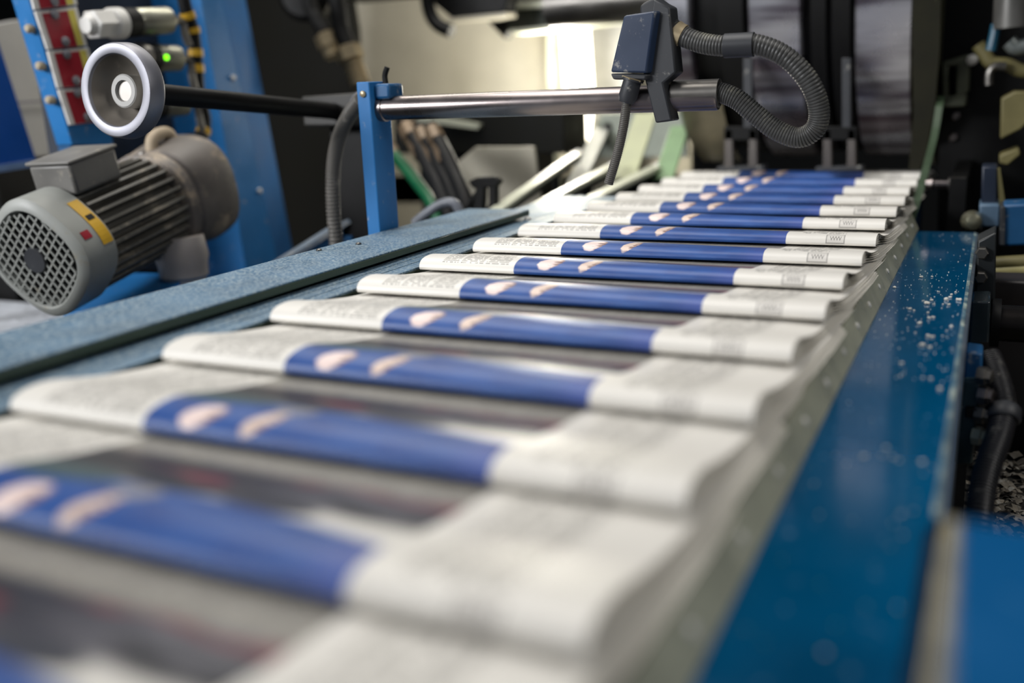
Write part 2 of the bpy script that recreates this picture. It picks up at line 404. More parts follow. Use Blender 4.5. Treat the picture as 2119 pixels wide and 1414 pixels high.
for (px, py, r) in SPOTS:
    p = at(px, py, 'Z', -.030); dd = (p-CAM).length; rr = r/2021*dd*1.35
    mb = MB()
    for k in range(3): mb.ball((p.x+random.uniform(-.7, .7)*rr, p.y+random.uniform(-.7, .7)*rr, p.z+rr*.55), rr*random.uniform(.5, .8), 2, .15, (1, 1, 1))
    tag(mb.build('paper_crumb', CRUMB), 'white paper crumb lying on the glossy blue side panel', 'crumb', 'paper crumbs on the side panel')
mb = MB()
for k in range(260):
    y = random.choice((random.uniform(.62, 1.0), random.uniform(.3, 1.25))); x = random.uniform(-.07, -.014)
    mb.ball((x, y, -.0298), random.uniform(.0002, .0006), 1, .2)
tag(mb.build('paper_dust', CRUMB), 'fine white paper dust speckled over the glossy blue panel', 'dust', kind='stuff')
# cover in the near right corner
t = thing('corner_cover', 'plain blue cover plate in the near right corner', 'cover', (.07, .2, -.85))
MB().box((-.0005, .05, .017), (.18, .312, .020)).build('top_plate', BLUE_C, t, .001)
EDGE = mat('bare_metal_edge', '#a8a086', .4, metal=.3, dust=.15, var=.2, vscale=60)
MB().box((-.0050, .05, .012), (-.0007, .312, .0197)).build('bare_edge', EDGE, t, .0008)
MB().box((-.002, .06, -.85), (.02, .31, .012)).build('side_skirt', BLUE_D, t)

# ------------------------------------------------------------------ post, bar, sensor
t = thing('support_post', 'upright flat blue post holding the round steel bar', 'post', (-.586, .89, -.85))
MB().box((-.5945, .868, -.85), (-.5790, .9060, .1690)).build('upright', BLUE, t, .0012)
MB().box((-.579, .876, .151), (-.560, .9040, .1665)).build('clamp_block', BLUE_D, t, .003)
MB().lathe((-.5868, .868, .157), (0, -1, 0), [(0, .0034), (.0015, .0034), (.0022, .002)], 12).build('bolt', BRASS, t)
MB().tube([(-.574, .892, .166), (-.575, .893, .175), (-.572, .894, .183)], .003, 10, 12).build('lever', BLACK, t)
t = thing('round_bar', 'round polished steel bar across the newspapers', 'bar', (-.4, .888, .128))
MB().lathe((-.579, .888, .1415), (1, 0, 0), [(0, .0135), (.006, .0135), (.0065, .0122), (.354, .0122), (.356, .0115)], 40).build('bar', STEEL, t)
sb = thing('sensor', 'navy sensor box on a slanted clamp plate on the steel bar', 'sensor', (-.285, .87, .12))
q = [at(x, y, 'Y', .862) for x, y in ((1290, 32), (1356, 22), (1338, 152), (1262, 150))]
MB().hexa(q, (.006, .022, 0)).build('housing', NAVY, sb, .002)
q = [at(x, y, 'Y', .863) for x, y in ((1262, 152), (1338, 154), (1335, 166), (1268, 165))]
MB().hexa(q, (.006, .02, 0)).build('base_lip', CHAR, sb, .0015)
q = [at(x, y, 'Y', .870) for x, y in ((1352, -2), (1385, 15), (1398, 150), (1372, 172), (1390, 250), (1356, 255), (1330, 150))]
MB().hexa(q, (.003, .016, 0)).build('clamp_plate', CHAR, sb, .0015)
q = [at(x, y, 'Y', .874) for x, y in ((1322, 10), (1352, -8), (1385, 15), (1360, 60), (1322, 40))]
MB().hexa(q, (.003, .012, 0)).build('top_bracket', CHAR, sb, .003)
a, b2 = at(1310, 163, 'Y', .868), at(1296, 212, 'Y', .868)
d = b2-a
MB().lathe(a, d, [(0, .0100), (.0016, .0100), (.002, .0082), (d.length*.75, .0086), (d.length, .0070)], 24).build('cable_gland', CHAR, sb); gland = bpy.data.objects['cable_gland']
MB().lathe(a, d, [(-.0008, .0104), (.0006, .0104)], 6).build('gland_ring', BRASS, gland)
MB().tube([b2-d*.15, at(1290, 262, 'Y', .866), at(1277, 320, 'Y', .864), at(1259, 381, 'Y', .862)], .0042, 14, rib=46, amp=.10).build('cable_stub', CONDUIT, gland)
t = thing('corrugated_hose', 'dusty black corrugated hose looping from the sensor to the bar end', 'hose', (-.2, .89, .1))
HP = [(1345, 5, .885), (1372, 38, .885), (1402, 68, .883), (1448, 88, .880), (1500, 95, .878), (1560, 92, .878), (1620, 114, .880), (1668, 160, .884), (1693, 215, .888), (1690, 262, .890), (1654, 285, .890), (1608, 270, .890), (1565, 238, .889), (1524, 205, .888), (1484, 190, .888), (1462, 188, .888)]
MB().tube([at(x, y, 'Y', Y) for x, y, Y in HP], .0086, 18, rib=125, amp=.09).build('hose', HOSE, t)
for i, j in ((3, 4), (4, 5)):
    p0, p1 = [at(x, y, 'Y', Y) for x, y, Y in (HP[i], HP[j])]
    if i == 4: MB().tube([p0, p0.lerp(p1, .5), p1], .0104, 18, 10).build('sleeve', CHAR, t)
p = at(1404, 72, 'Y', .883); MB().tube([p-Vector((.004, 0, -.003)), p, p+Vector((.004, 0, -.002))], .0108, 18, 6).build('clip', BRASS, t)
t = thing('hose_end_sleeve', 'short steel sleeve on the right end of the round bar', 'sleeve', (-.243, .888, .128))
MB().lathe((-.265, .888, .1445), (1, 0, 0), [(0, .0105), (.0005, .0124), (.043, .0124), (.0435, .0114), (.0435, .0098), (.036, .0096)], 40).build('sleeve', STEEL_D, t)

# ------------------------------------------------------------------ left: handwheel, motor, column
WC = at(240, 187, 'X', -.75); wd = (at(700, 231, 'X', -.765)-at(262, 197, 'X', -.75)).normalized()
t = thing('handwheel', 'bright aluminium handwheel on a long black shaft', 'handwheel', (WC.x, WC.y, WC.z-.045))
HR = .0440
MB().lathe(WC, wd, [(.001, HR*.75), (-.001, HR*.77), (-.0014, HR*.79), (-.0014, HR*.95), (-.0012, HR*.97), (.001, HR*1.0), (.014, HR*1.03), (.017, HR*1.0), (.017, HR*.72)], 72, cap=False, closed=True).build('rim', CHROME, t)
MB().lathe(WC, wd, [(.001, HR*.755), (.006, HR*.72), (.016, HR*.58), (.024, HR*.40), (.026, HR*.30), (.030, HR*.30), (.030, HR*.42), (.020, HR*.66), (.0165, HR*.755)], 72, cap=False, closed=True).build('dish', mat('dull_dish', '#7d776f', .5, metal=.55, dust=.1, dustcol='#8f877a', var=.12), t)
MB().lathe(WC+wd*.010, wd, [(.016, HR*.36), (.0, HR*.36), (-.001, HR*.33), (-.001, HR*.23), (.002, HR*.21), (.016, HR*.21)], 40, cap=False).build('hub', mat('hub_ring', '#a9a7a3', .5), t)
MB().lathe(WC+wd*.012, wd, [(0, HR*.21), (.002, HR*.22), (.02, HR*.22)], 24).build('hub_screw', ALU_D, t)
E = at(700, 231, 'X', -.765)
MB().cyl(WC+wd*.03, E, .0105).build('shaft', BLACK_M, t)
t = thing('shaft_bearing', 'grey bracket holding the far end of the handwheel shaft', 'bracket', (E.x, E.y, -.85))
slab([(622, 200), (745, 192), (745, 262), (628, 262)], 'Y', E.y-.01, (0, .05, 0)).build('block', mat('grey_bracket', '#2c2b28', .5, var=.15), t, .003)
MB().box((E.x-.03, E.y+.02, -.85), (E.x+.03, E.y+.038, E.z-.02)).build('stand', BLACK_M, t)

T10 = math.radians(10)
UPT = Vector((0, -math.sin(T10), math.cos(T10)))
ax = Vector((-.10, math.cos(T10), math.sin(T10)+.01)).normalized()
M0 = at(72, 540, 'X', -.95)
t = thing('electric_motor', 'grey finned electric motor with a round fan grille', 'motor', (M0.x, M0.y+.1, -.2))
R = .0640
MB().lathe(M0, ax, [(.002, R*.80), (0, R*.83), (.001, R*.92), (.006, R*1.0), (.052, R*1.0), (.054, R*.97), (.054, R*.7), (.012, R*.76)], 64, se=2.7, up=UPT, cap=False, closed=True, tw=PI/4).build('fan_cowl', MOTOR_P, t, 0); cowl = bpy.data.objects['fan_cowl']
x, y, z = frame(ax, UPT)
mb = MB()
gr = R*.84
for k in range(-8, 9):
    o = k*.0094
    if abs(o) < gr*.97:
        hl = math.sqrt(gr*gr-o*o)
        for (e1, e2) in (((x+y).normalized(), (x-y).normalized()), ((x*.86-y*.5), (x*.5+y*.86))):
            mb.bar(M0+ax*.0015+e1*o-e2*hl, M0+ax*.0015+e1*o+e2*hl, .0021, .0018, up=ax)
mb.build('fan_grille', MOTOR_P, cowl)
MB().lathe(M0+ax*.010, ax, [(0, .001), (0, R*.80), (.004, R*.80)], 40).build('fan_cavity', BLACK_M, cowl)
MB().lathe(M0-ax*.001, ax, [(0, .003), (0, R*.22), (.004, R*.24)], 24).build('grille_hub', CHAR, cowl)
MB().lathe(M0+ax*.054, ax, [(0, R*.80), (.150, R*.80)], 48, up=UPT).build('stator_body', MOTOR_D, t)
mb = MB()
for k in range(30):
    a = 2*PI*k/30; dv = x*math.cos(a)+y*math.sin(a)
    mb.bar(M0+ax*.056+dv*R*.87, M0+ax*.198+dv*R*.87, .0036, R*.24, up=dv)
tag(mb.build('cooling_fins', MOTOR_D, t), 'row of long cooling fins')
MB().lathe(M0+ax*.196, ax, [(0, R*.9), (.004, R*1.02), (.018, R*1.05), (.022, R*1.0)], 48, se=2.3, up=UPT).build('end_flange', GEAR, t)
# terminal box on top
tb = M0+ax*.095+UPT*R*1.02
mb = MB(); mb.hexa([tb+x*a+ax*b3+UPT*-.008 for a, b3 in ((-.034, -.040), (.026, -.040), (.026, .036), (-.034, .036))], UPT*.036); tbx = mb.build('terminal_box', MOTOR, t, .004)
mb = MB(); mb.hexa([tb+x*a+ax*b3+UPT*.0275 for a, b3 in ((-.036, -.042), (.028, -.042), (.028, .038), (-.036, .038))], UPT*.004); mb.build('terminal_lid', MOTOR, tbx, .0015)
# stickers on the cowl: curved patches just above the surface
def patch(a0, a1, h0, h1, r, name, m):
    mb = MB(); rows = []
    for i in range(13):
        a = a0+(a1-a0)*i/12; ca, sa = math.cos(a), math.sin(a); k = (abs(math.cos(a-PI/4))**2.7+abs(math.sin(a-PI/4))**2.7)**(-1/2.7)
        rows.append([M0+ax*h+(x*ca+y*sa)*rr for h, rr in ((h0, r*k), (h1, r*k))])
    for p, q2 in zip(rows, rows[1:]):
        v = [mb.b.verts.new(w) for w in (p[0], p[1], q2[1], q2[0])]; mb.b.faces.new(v)
        v = [mb.b.verts.new(w-(w-M0-ax*((w-M0).dot(ax))).normalized()*.0006) for w in (p[0], q2[0], q2[1], p[1])]; mb.b.faces.new(v)
    return mb.build(name, m, cowl)
YA = 0.0
patches = ((2.15, 3.05, .034, .050, 'warning_sticker', YTAPE), (2.72, 2.86, .014, .026, 'red_mark', RED), (2.50, 2.60, .037, .047, 'sticker_symbol', BLACK))
for a0, a1, h0, h1, nm, m in patches: patch(a0+YA, a1+YA, h0, h1, R*1.0+(.0007 if nm != 'sticker_symbol' else .0013), nm, m)
# gearbox
G0 = M0+ax*.218
t = thing('gearbox', 'dusty grey gearbox between the motor and the blue column', 'gearbox', (G0.x, G0.y, -.2))
MB().lathe(G0, ax, [(0, .060), (.006, .066), (.05, .072), (.075, .070), (.085, .055)], 40, se=2.6, up=UPT).build('casing', GEAR, t)
mb = MB(); mb.tube([G0+UPT*.055+ax*.01, G0+UPT*.078+ax*.02, G0+UPT*.078+ax*.05, G0+UPT*.055+ax*.06], .008, 12, 20); mb.build('lifting_eye', mat('dusty_casting', '#a3937c', .6, var=.15), t)
for a in (-1.0, -.35, .3, .95, 1.6):
    dv = x*math.cos(a)+y*math.sin(a); MB().lathe(G0+dv*.063-ax*.006, -ax, [(0, .006), (.005, .006), (.006, .004)], 6).build('bolt', STEEL_D, t)
fp = at(380, 560, 'X', -.93)
MB().lathe((fp.x, fp.y, fp.z-.04), (0, 0, 1), [(0, .027), (.03, .027), (.034, .031), (.046, .031), (.06, .034), (.085, .03)], 28).build('outlet_stub', mat('pale_stub', '#a49c96', .45, var=.1), t)
t = thing('motor_cradle', 'blue steel cradle under the grey motor', 'cradle', (-.93, .87, -.85))
MB().box((-.97, .84, -.85), (-.89, .98, -.085)).build('pedestal', BLUE, t, .003)
MB().hexa([M0+ax*h-UPT*.088+x*w for h, w in ((.06, -.05), (.06, .05), (.19, .05), (.19, -.05))], -UPT*.012).build('saddle', BLUE, t)

# column: a leaning blue box in the plane X = const
XC = -1.10
cl = thing('machine_column', 'bright blue leaning machine column behind the motor', 'column', (XC, 1.25, -.85))
def ext(p, q, s): return (p[0]+(q[0]-p[0])*s, p[1]+(q[1]-p[1])*s)
L0, L1 = (405, -60), (520, 620); R0_, R1_ = (447, -60), (612, 720)
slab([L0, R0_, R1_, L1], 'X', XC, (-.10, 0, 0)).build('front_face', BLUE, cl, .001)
MB().hexa([at(447, -60, 'X', XC-.001), at(497, -60, 'X', XC-.035), at(640, 700, 'X', XC-.035), at(612, 720, 'X', XC-.001)], (-.08, 0, 0)).build('return_face', mat('blue_matte_shaded', '#1c5c96', .7, var=.08, spec=.2), cl, .001)  # darker blue than the front: shade of this side put into the paint
for px, py in ((481, 161), (536, 395)):
    MB().lathe(at(px, py, 'X', XC), (1, 0, 0), [(0, .0042), (.003, .0042), (.004, .0025)], 14).build('bolt', WHITE, cl)
q = at(560, 560, 'X', XC); MB().box((XC-.12, q.y-.1, -.85), (XC-.005, q.y+.03, q.z)).build('foot', BLUE_D, cl)
# recess back and plate strip
t = thing('recess_panel', 'dark recessed panel behind the round sensors', 'panel', (XC-.1, 1.1, -.85))
slab([(60, -80), (430, -80), (520, 560), (160, 560)], 'X', XC-.10, (-.02, 0, 0)).build('panel', mat('dark_navy_panel', '#1a2331', .6, var=.3, vscale=10), t)
t = thing('label_strip', 'leaning blue strip carrying the red and yellow plates', 'strip', (XC, .95, -.85))
slab([(41, -60), (138, -60), (236, 300), (150, 300)], 'X', XC, (-.03, 0, 0)).build('strip', BLUE, t, .001)
q = at(188, 298, 'X', XC); MB().box((XC-.028, q.y-.03, -.85), (XC-.004, q.y+.03, q.z)).build('foot', BLUE_D, t)
for px, py in ((66, 60), (88, 137), (108, 207)):
    MB().lathe(at(px, py, 'X', XC-.01), (.3, -1, 0), [(0, .006), (.008, .0055), (.011, .003)], 16).build('knob', mat('beige_knob', '#a89a80', .5), t)
PL = [((48, -58), (135, -66), (157, 10), (68, 21)), ((69, 24), (155, 14), (177, 95), (95, 103)), ((95, 106), (179, 98), (200, 176), (116, 183)), ((117, 186), (201, 179), (222, 250), (141, 259))]
NM = ['topmost of the stack, cut by the picture edge', 'second of the stack from the top', 'third of the stack, behind the handwheel rim', 'lowest of the stack, above the motor']
for q, nm in zip(PL, NM):
    def ij(a, b3, q=q):
        tl, tr, br, bl = q; tx = ext(tl, tr, a); bx = ext(bl, br, a); return ext(tx, bx, b3)
    c0 = at(*ij(.5, 1), 'X', XC)
    t = thing('red_label_plate', 'red plate with yellow edge, '+nm, 'plate', c0, 'red and yellow plates')
    slab([ij(0, 0), ij(1, 0), ij(1, 1), ij(0, 1)], 'X', XC+.001, (.004, 0, 0)).build('white_border', WHITE, t, .0006)
    slab([ij(.18, .08), ij(.78, .08), ij(.78, .99), ij(.18, .99)], 'X', XC+.005, (.0012, 0, 0)).build('red_field', RED, t)
    slab([ij(.80, .07), ij(.95, .07), ij(.95, .97), ij(.80, .97)], 'X', XC+.005, (.0010, 0, 0)).build('yellow_stripe', YELLOW, t)
    for a, b3 in ((.47, .13), (.53, .84)):
        MB().lathe(at(*ij(a, b3), 'X', XC+.0062), (1, 0, 0), [(0, .0062), (.002, .0062), (.0035, .003)], 14).build('screw', CHROME, t)
# round sensors in the recess
XS_ = -1.06
for i, (p0, p1, nm, led) in enumerate((((176, 52), (356, 42), 'upper round steel sensor with a pale hexagon nut', False), ((250, 118), (372, 121), 'round steel sensor with a lit green light behind the handwheel', True), ((262, 222), (385, 212), 'lowest round steel sensor, below the black shaft', False))):
    a, b2 = at(*p0, 'X', XS_), at(*p1, 'X', XS_); d = b2-a; L = d.length; s = L/.23
    t = thing('round_sensor', nm, 'sensor', a.lerp(b2, .5)-Vector((0, 0, .025)), 'round sensors beside the column')
    r = .0185
    if i == 0:
        MB().lathe(a, d, [(0, r*.55), (.012, r*.8)], 20).build('tip', WHITE, t)
        MB().lathe(a+d*.06, d, [(0, r*.95), (.002, r*1.05), (.038, r*1.05), (.040, r*.95)], 6).build('hex_nut', WHITE, t, .001)
    MB().lathe(a+d*.26, d, [(0, r*.9), (.003, r*1.1), (L*.12, r*1.1), (L*.13, r)], 28).build('collar', WHITE if i == 0 else ALU_D, t)
    MB().lathe(a+d*.39, d, [(0, r*.95), (.002, r*1.04), (L*.15, r*1.04), (L*.155, r*.95)], 28).build('grip_ring', BLACK, t)
    MB().lathe(a+d*.55, d, [(0, r*.9), (.003, r), (L*.38, r), (L*.40, r*.8), (L*.45, r*.55)], 28).build('barrel', mat('sensor_steel', '#a5a394', .35, metal=.75, var=.15), t)
    n = (CAM-(a+d*.75)); n = (n-d*(n.dot(d)/d.dot(d))).normalized()
    if led: MB().lathe(a+d*.59+n*(r-.001)+Vector((0, 0, .001)), n, [(0, .0038), (.002, .0038), (.003, .002)], 14).build('indicator_light', LED, t)
    e = at((392, 405, 425)[i], (95, 190, 285)[i], 'X', XS_+.005)
    MB().tube([b2-d*.02, b2+d.normalized()*.02-Vector((0, 0, .004)), b2.lerp(e, .6)+Vector((0, .006, 0)), e], .0058, 10, 30).build('cable', CONDUIT, t)
CP = [(372, -40), (385, 20), (398, 60), (404, 100), (408, 150), (412, 200), (424, 250), (415, 285), (390, 290)]
cp = [at(a, b2, 'X', XS_) for a, b2 in CP]
t = thing('cable_loom', 'black cable loom with yellow tape down the column edge', 'cable', (XS_, cp[4].y, cp[-1].z))
MB().tube(cp, .0095, 12, 60).build('loom', BLACK, t)
for k in (.14, .24, .38, .46, .62, .8):
    S = spline(cp, 100); i = int(k*100); MB().tube([S[i], S[i+2], S[i+4]], .0112, 12, 8).build('tape', YTAPE, t)
# far left cabinet
t = thing('grey_cabinet', 'pale grey cabinet side at the far left edge', 'cabinet', (-1.6, 1.2, -.85))
a = [at(x, y, 'X', -1.45) for x, y in ((-60, 62), (62, 38), (115, 205), (140, 330), (-60, 330))]
MB().hexa(a, (-.05, 0, 0)).build('side', GREYP, t)
MB().hexa([at(x, y, 'X', -1.445) for x, y in ((-60, 215), (110, 206), (113, 210), (-60, 222))], (.002, 0, 0)).build('seam', mat('seam_grey', '#77757a', .6), t)
MB().box((a[0].x-.05, a[0].y, -.85), (a[0].x-.0, a[3].y, a[3].z+.01)).build('plinth', BLACK_M, t)
t = thing('blue_door_panel', 'deep blue sheet panel in front of the pale cabinet at left', 'panel', (-1.2, .85, -.85))
slab([(-60, 60), (-12, 60), (75, 330), (-60, 352)], 'X', -1.36, (-.015, 0, 0)).build('sheet', mat('deep_blue_panel', '#0c4a9a', .45, var=.05), t)
slab([(-60, 352), (75, 330), (77, 344), (-60, 366)], 'X', -1.355, (-.02, 0, 0)).build('bottom_edge', mat('pale_blue_edge', '#6d85a8', .4), t)
q = at(0, 350, 'X', -1.36); MB().box((-1.375, q.y-.15, -.15), (-1.365, q.y-.10, q.z+.02)).build('leg', BLACK_M, t)
t = thing('tread_plate', 'bright patterned tread plate low behind the left rail', 'plate', (-.95, .7, -.85))
MB().box((-1.65, .6, -.16), (-1.14, 1.06, -.15)).build('plate', TREAD, t)
for x_, y_ in ((-1.62, .63), (-1.62, 1.03), (-1.17, .63), (-1.17, 1.03)): MB().box((x_-.015, y_-.015, -.85), (x_+.015, y_+.015, -.16)).build('leg', BLACK_M, t)
# conduit and brace beside the post
cpts = [at(x, y, 'Y', Y) for x, y, Y in ((748, 205, .93), (722, 240, .955), (700, 290, .965), (690, 350, .97), (690, 430, .97), (697, 520, .97), (700, 620, .97))]
t = thing('grey_conduit', 'grey ribbed conduit curving down behind the blue post', 'conduit', (cpts[3].x, .97, cpts[-1].z))
MB().tube(cpts, .0082, 16, rib=64, amp=.14).build('conduit', CONDUIT, t)
MB().lathe(at(738, 217, 'Y', .94), at(752, 200, 'Y', .94)-at(738, 217, 'Y', .94), [(0, .009), (.004, .0095), (.012, .0095)], 16).build('end_fitting', CHROME, t)
t = thing('diagonal_brace', 'blue steel brace slanting up behind the left rail', 'brace', (-.75, 1.05, -.85))
a, b2 = at(560, 555, 'Y', 1.02), at(720, 455, 'Y', 1.10)
MB().bar(a, b2, .03, .006).build('top_flange', mat('worn_grey_blue', '#7b8794', .45, dust=.2, var=.1), t)
MB().bar(a-Vector((0, 0, .018)), b2-Vector((0, 0, .018)), .006, .03).build('web', BLUE_D, t)
for p in (a, b2): MB().box((p.x-.012, p.y-.012, -.85), (p.x+.012, p.y+.012, p.z-.02)).build('leg', BLUE_D, t)

# ------------------------------------------------------------------ rear: lit enclosure
YB = 2.25
t = thing('enclosure_panel', 'large cream panel lit by the lamp behind the steel bar', 'panel', (-1.2, YB, -.85))
slab([(560, -150), (1430, -150), (1430, 420), (560, 420)], 'Y', YB, (0, .02, 0)).build('sheet', CREAM, t)
p = at(560, 400, 'Y', YB); p2 = at(1430, 400, 'Y', YB)
MB().box((p.x, YB, -.85), (p2.x, YB+.02, p.z+.05)).build('lower_sheet', CREAM, t)
t = thing('cavity_shade_sheet', 'near-black sheet painting the shaded cavity between the blue column and the cream panel', 'partition', (-1.35, 1.75, -.85))
slab([(470, -150), (700, -150), (735, 60), (760, 560), (470, 560)], 'Y', 1.86, (0, .02, 0)).build('sheet', OLIVE_SHADE, t)  # near-black colour stands in for the shade of the unlit cavity
q = at(760, 540, 'Y', 1.86); q0 = at(470, 540, 'Y', 1.86); MB().box((q0.x, 1.862, -.85), (q.x, 1.878, q.z)).build('lower_sheet', OLIVE_SHADE, t)
lp0, lp1 = at(1206, 300, 'Y', 2.10), at(1188, 42, 'Y', 2.10)
t = thing('work_lamp', 'bright upright white lamp behind the sensor', 'lamp', (lp0.x, 2.1, -.85))
MB().lathe(lp0, lp1-lp0, [(0, .006), (.02, .018), (.06, .026), (.13, .033), ((lp1-lp0).length-.01, .033), ((lp1-lp0).length, .028)], 28).build('glowing_tube', LAMP, t)
MB().cyl((lp0.x, 2.1, -.85), lp0, .012).build('stand', STEEL_D, t)
a, b2 = at(1176, 305, 'Y', 2.12), at(1172, 248, 'Y', 2.12)
t = thing('small_lamp', 'small glowing lamp bulb below the bar beside the bright lamp', 'lamp', (a.x, 2.12, -.85))
MB().lathe(a, b2-a, [(0, .004), (.006, .012), (.02, .009), (.05, .010), (.06, .004)], 18).build('bulb', LAMP_S, t)
MB().cyl((a.x, 2.12, -.85), a, .006).build('stand', STEEL_D, t)
def simple(name, label, cat, px, Y, ex, m, bev=.001):
    o = slab(px, 'Y', Y, (0, ex, 0)).build(name, m, None, bev); return tag(o, label, cat)
simple('grey_plate', 'grey sheet to the right of the bright lamp', 'plate', [(1222, 30), (1300, 28), (1310, 900), (1236, 900)], 2.18, .01, mat('grey_sheet', '#7c7c7a', .5))
simple('upright_strip', 'thin olive upright strip to the left of the bright lamp', 'strip', [(1130, 45), (1146, 45), (1168, 900), (1152, 900)], 2.16, .01, OLIVE)
t = thing('cross_beam', 'dark green beam with flanges painted pale as lit edges, above the lamp', 'beam', (-.9, 1.95, .2))
slab([(1048, 18), (1310, 6), (1310, 42), (1048, 66)], 'Y', 1.95, (0, .03, 0)).build('web', mat('dark_green_web', '#333a34', .5, var=.1), t)
slab([(1028, 8), (1330, -8), (1330, 3), (1048, 19)], 'Y', 1.93, (0, .06, 0)).build('top_flange', CREAM_L, t, .001)  # cream on both flanges paints the lamp light along the beam edges
slab([(1052, 62), (1310, 36), (1310, 44), (1060, 70)], 'Y', 1.93, (0, .06, 0)).build('bottom_flange', CREAM_L, t, .001)
slab([(1010, 45), (1052, 40), (1052, 62), (1044, 80)], 'Y', 1.95, (0, .03, 0)).build('gusset', BLACK_M, t)
t = thing('black_casting', 'black casting hanging at the top left of the cross beam', 'casting', (-1.1, 1.85, .25))
slab([(860, -60), (1060, -60), (1046, 26), (935, 38), (900, 10)], 'Y', 1.85, (0, .05, 0)).build('body', BLACK_M, t, .004)
p = at(960, -20, 'Y', 1.85); MB().box((p.x-.03, 1.89, p.z-.02), (p.x+.03, 2.25, p.z+.02)).build('arm', BLACK_M, t)
slab([(928, 38), (1046, 26), (1046, 34), (930, 45)], 'Y', 1.84, (0, .05, 0)).build('pale_edge', CREAM, t)
hp = [at(x, y, 'Y', 1.83) for x, y in ((880, -40), (888, 20), (905, 50), (935, 66))]
MB().tube(hp, .014, 12, 24).build('curved_pipe', BLACK_M, t)
for nm, pts, r in (('left chain of brass hose fittings in the dark corner', [(640, 5), (655, 40), (672, 68), (682, 90), (690, 118)], .017), ('right chain of brass hose fittings above the blue post', [(700, 20), (706, 60), (718, 95), (733, 135), (748, 180)], .020)):
    P = [at(x, y, 'Y', 1.55) for x, y in pts]; d = P[-1]-P[2]
    t = thing('hose_fitting', nm, 'fitting', P[-1], 'brass hose fittings')
    MB().tube([P[0]+Vector((-.01, 0, .1)), P[0], P[1], P[2]], r*.8, 12, 30).build('hose', BLACK, t)
    MB().lathe(P[2], d, [(0, r*.9), (.003, r*1.25), (.026, r*1.25), (.029, r)], 6).build('hex_nut', BRASS, t)
    for k in range(4): MB().lathe(P[2]+d*(.40+.14*k), d, [(0, r*.75), (.003, r*.98), (.007, r*.98), (.010, r*.75)], 20).build('ring', BRASS, t)
t = thing('dark_valve', 'dark round valve with a thin grey rod at the top of the dark corner', 'valve', at(640, 20, 'Y', 1.6))
MB().lathe(at(640, -10, 'Y', 1.6), (.3, -1, 0), [(0, .05), (.03, .05), (.04, .04)], 24).build('body', BLACK_M, t)
MB().box((t.location.x-.05, 1.6, t.location.z+.03), (t.location.x+.12, 1.86, t.location.z+.08)).build('mount', BLACK_M, t)
MB().tube([at(702, -60, 'Y', 1.6), at(704, 10, 'Y', 1.6), at(706, 42, 'Y', 1.6)], .006, 10, 8).build('grey_rod', CONDUIT, t)
# under the bar
t = thing('dark_box', 'long dark box with a cream lip under the steel bar', 'box', (-1.05, 1.75, -.85))
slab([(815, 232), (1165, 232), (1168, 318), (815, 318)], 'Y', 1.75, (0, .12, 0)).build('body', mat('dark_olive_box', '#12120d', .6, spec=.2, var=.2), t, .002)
slab([(862, 243), (915, 243), (992, 258), (988, 267), (905, 256), (862, 250)], 'Y', 1.735, (0, .015, 0)).build('lip', CREAM_L, t)
p = at(990, 318, 'Y', 1.75); MB().box((p.x-.15, 1.77, -.85), (p.x+.12, 1.85, p.z)).build('pedestal', BLACK_M, t)
t = thing('cream_guard', 'cream guard plate with a cut corner under the dark box', 'guard', (-.85, 1.5, -.85))
slab([(985, 304), (1104, 304), (1122, 440), (1122, 520), (905, 520), (905, 380), (930, 350)], 'Y', 1.52, (0, .008, 0)).build('plate', CREAM, t, .001)
p = at(1010, 500, 'Y', 1.52); MB().box((p.x-.1, 1.522, -.85), (p.x+.06, 1.532, p.z)).build('leg', CREAM, t)
for k, (p0, p1, m, r, nm) in enumerate((((815, 320), (905, 450), GREEN, .010, 'green hose slanting behind the blue post'), ((838, 255), (935, 455), BLACK, .013, 'left black hose with a rusty fitting in the slanting bundle'), ((868, 265), (955, 455), BLACK, .011, 'middle black hose with a rusty fitting in the slanting bundle'), ((892, 262), (975, 455), BLACK, .012, 'right black hose with a rusty fitting beside the cream guard'))):
    a, b2 = at(*p0, 'Y', 1.40-k*.01), at(*p1, 'Y', 1.30-k*.01); d = b2-a
    t = thing('hydraulic_hose', nm, 'hose', b2, 'slanting hose bundle')
    MB().tube([a, a.lerp(b2, .5)+Vector((.004, 0, .004)), b2, b2+Vector((.02, -.01, -.12))], r, 12, 40).build('hose', m, t)
    if k: MB().lathe(a+d*.02, d, [(0, r*.9), (.004, r*1.2), (.03, r*1.25), (.033, r*1.0), (.06, r*1.05), (.075, r*.9)], 8).build('fitting', BROWN, t)
    if k == 0: MB().lathe(a-d*.2, d, [(0, r*.9), (.004, r*1.3), (.03, r*1.3), (.045, r)], 8).build('fitting', BROWN, t)
t = thing('black_clamp', 'black two-legged clamp standing in front of the cream guard', 'clamp', at(1000, 452, 'Y', 1.22))
Yc = 1.22
g = lambda *q: [at(x, y, 'Y', Yc) for x, y in q]
MB().hexa(g((968, 376), (985, 368), (1022, 366), (1034, 376), (1026, 388), (978, 390)), (0, .014, 0)).build('head', BLACK, t, .002)
MB().hexa(g((984, 386), (1002, 386), (998, 448), (974, 448)), (0, .012, 0)).build('leg', BLACK, t, .002)
MB().hexa(g((1010, 386), (1026, 386), (1026, 424), (1008, 450), (996, 448), (1011, 420)), (0, .012, 0)).build('leg', BLACK, t, .002)
MB().hexa(g((980, 398), (985, 406), (962, 446), (955, 440)), (0, .010, 0)).build('lever', BLACK, t, .002)
hp = [at(x, y, 'Y', 1.12) for x, y in ((858, 462), (885, 440), (915, 422), (938, 420), (950, 436), (955, 462))]
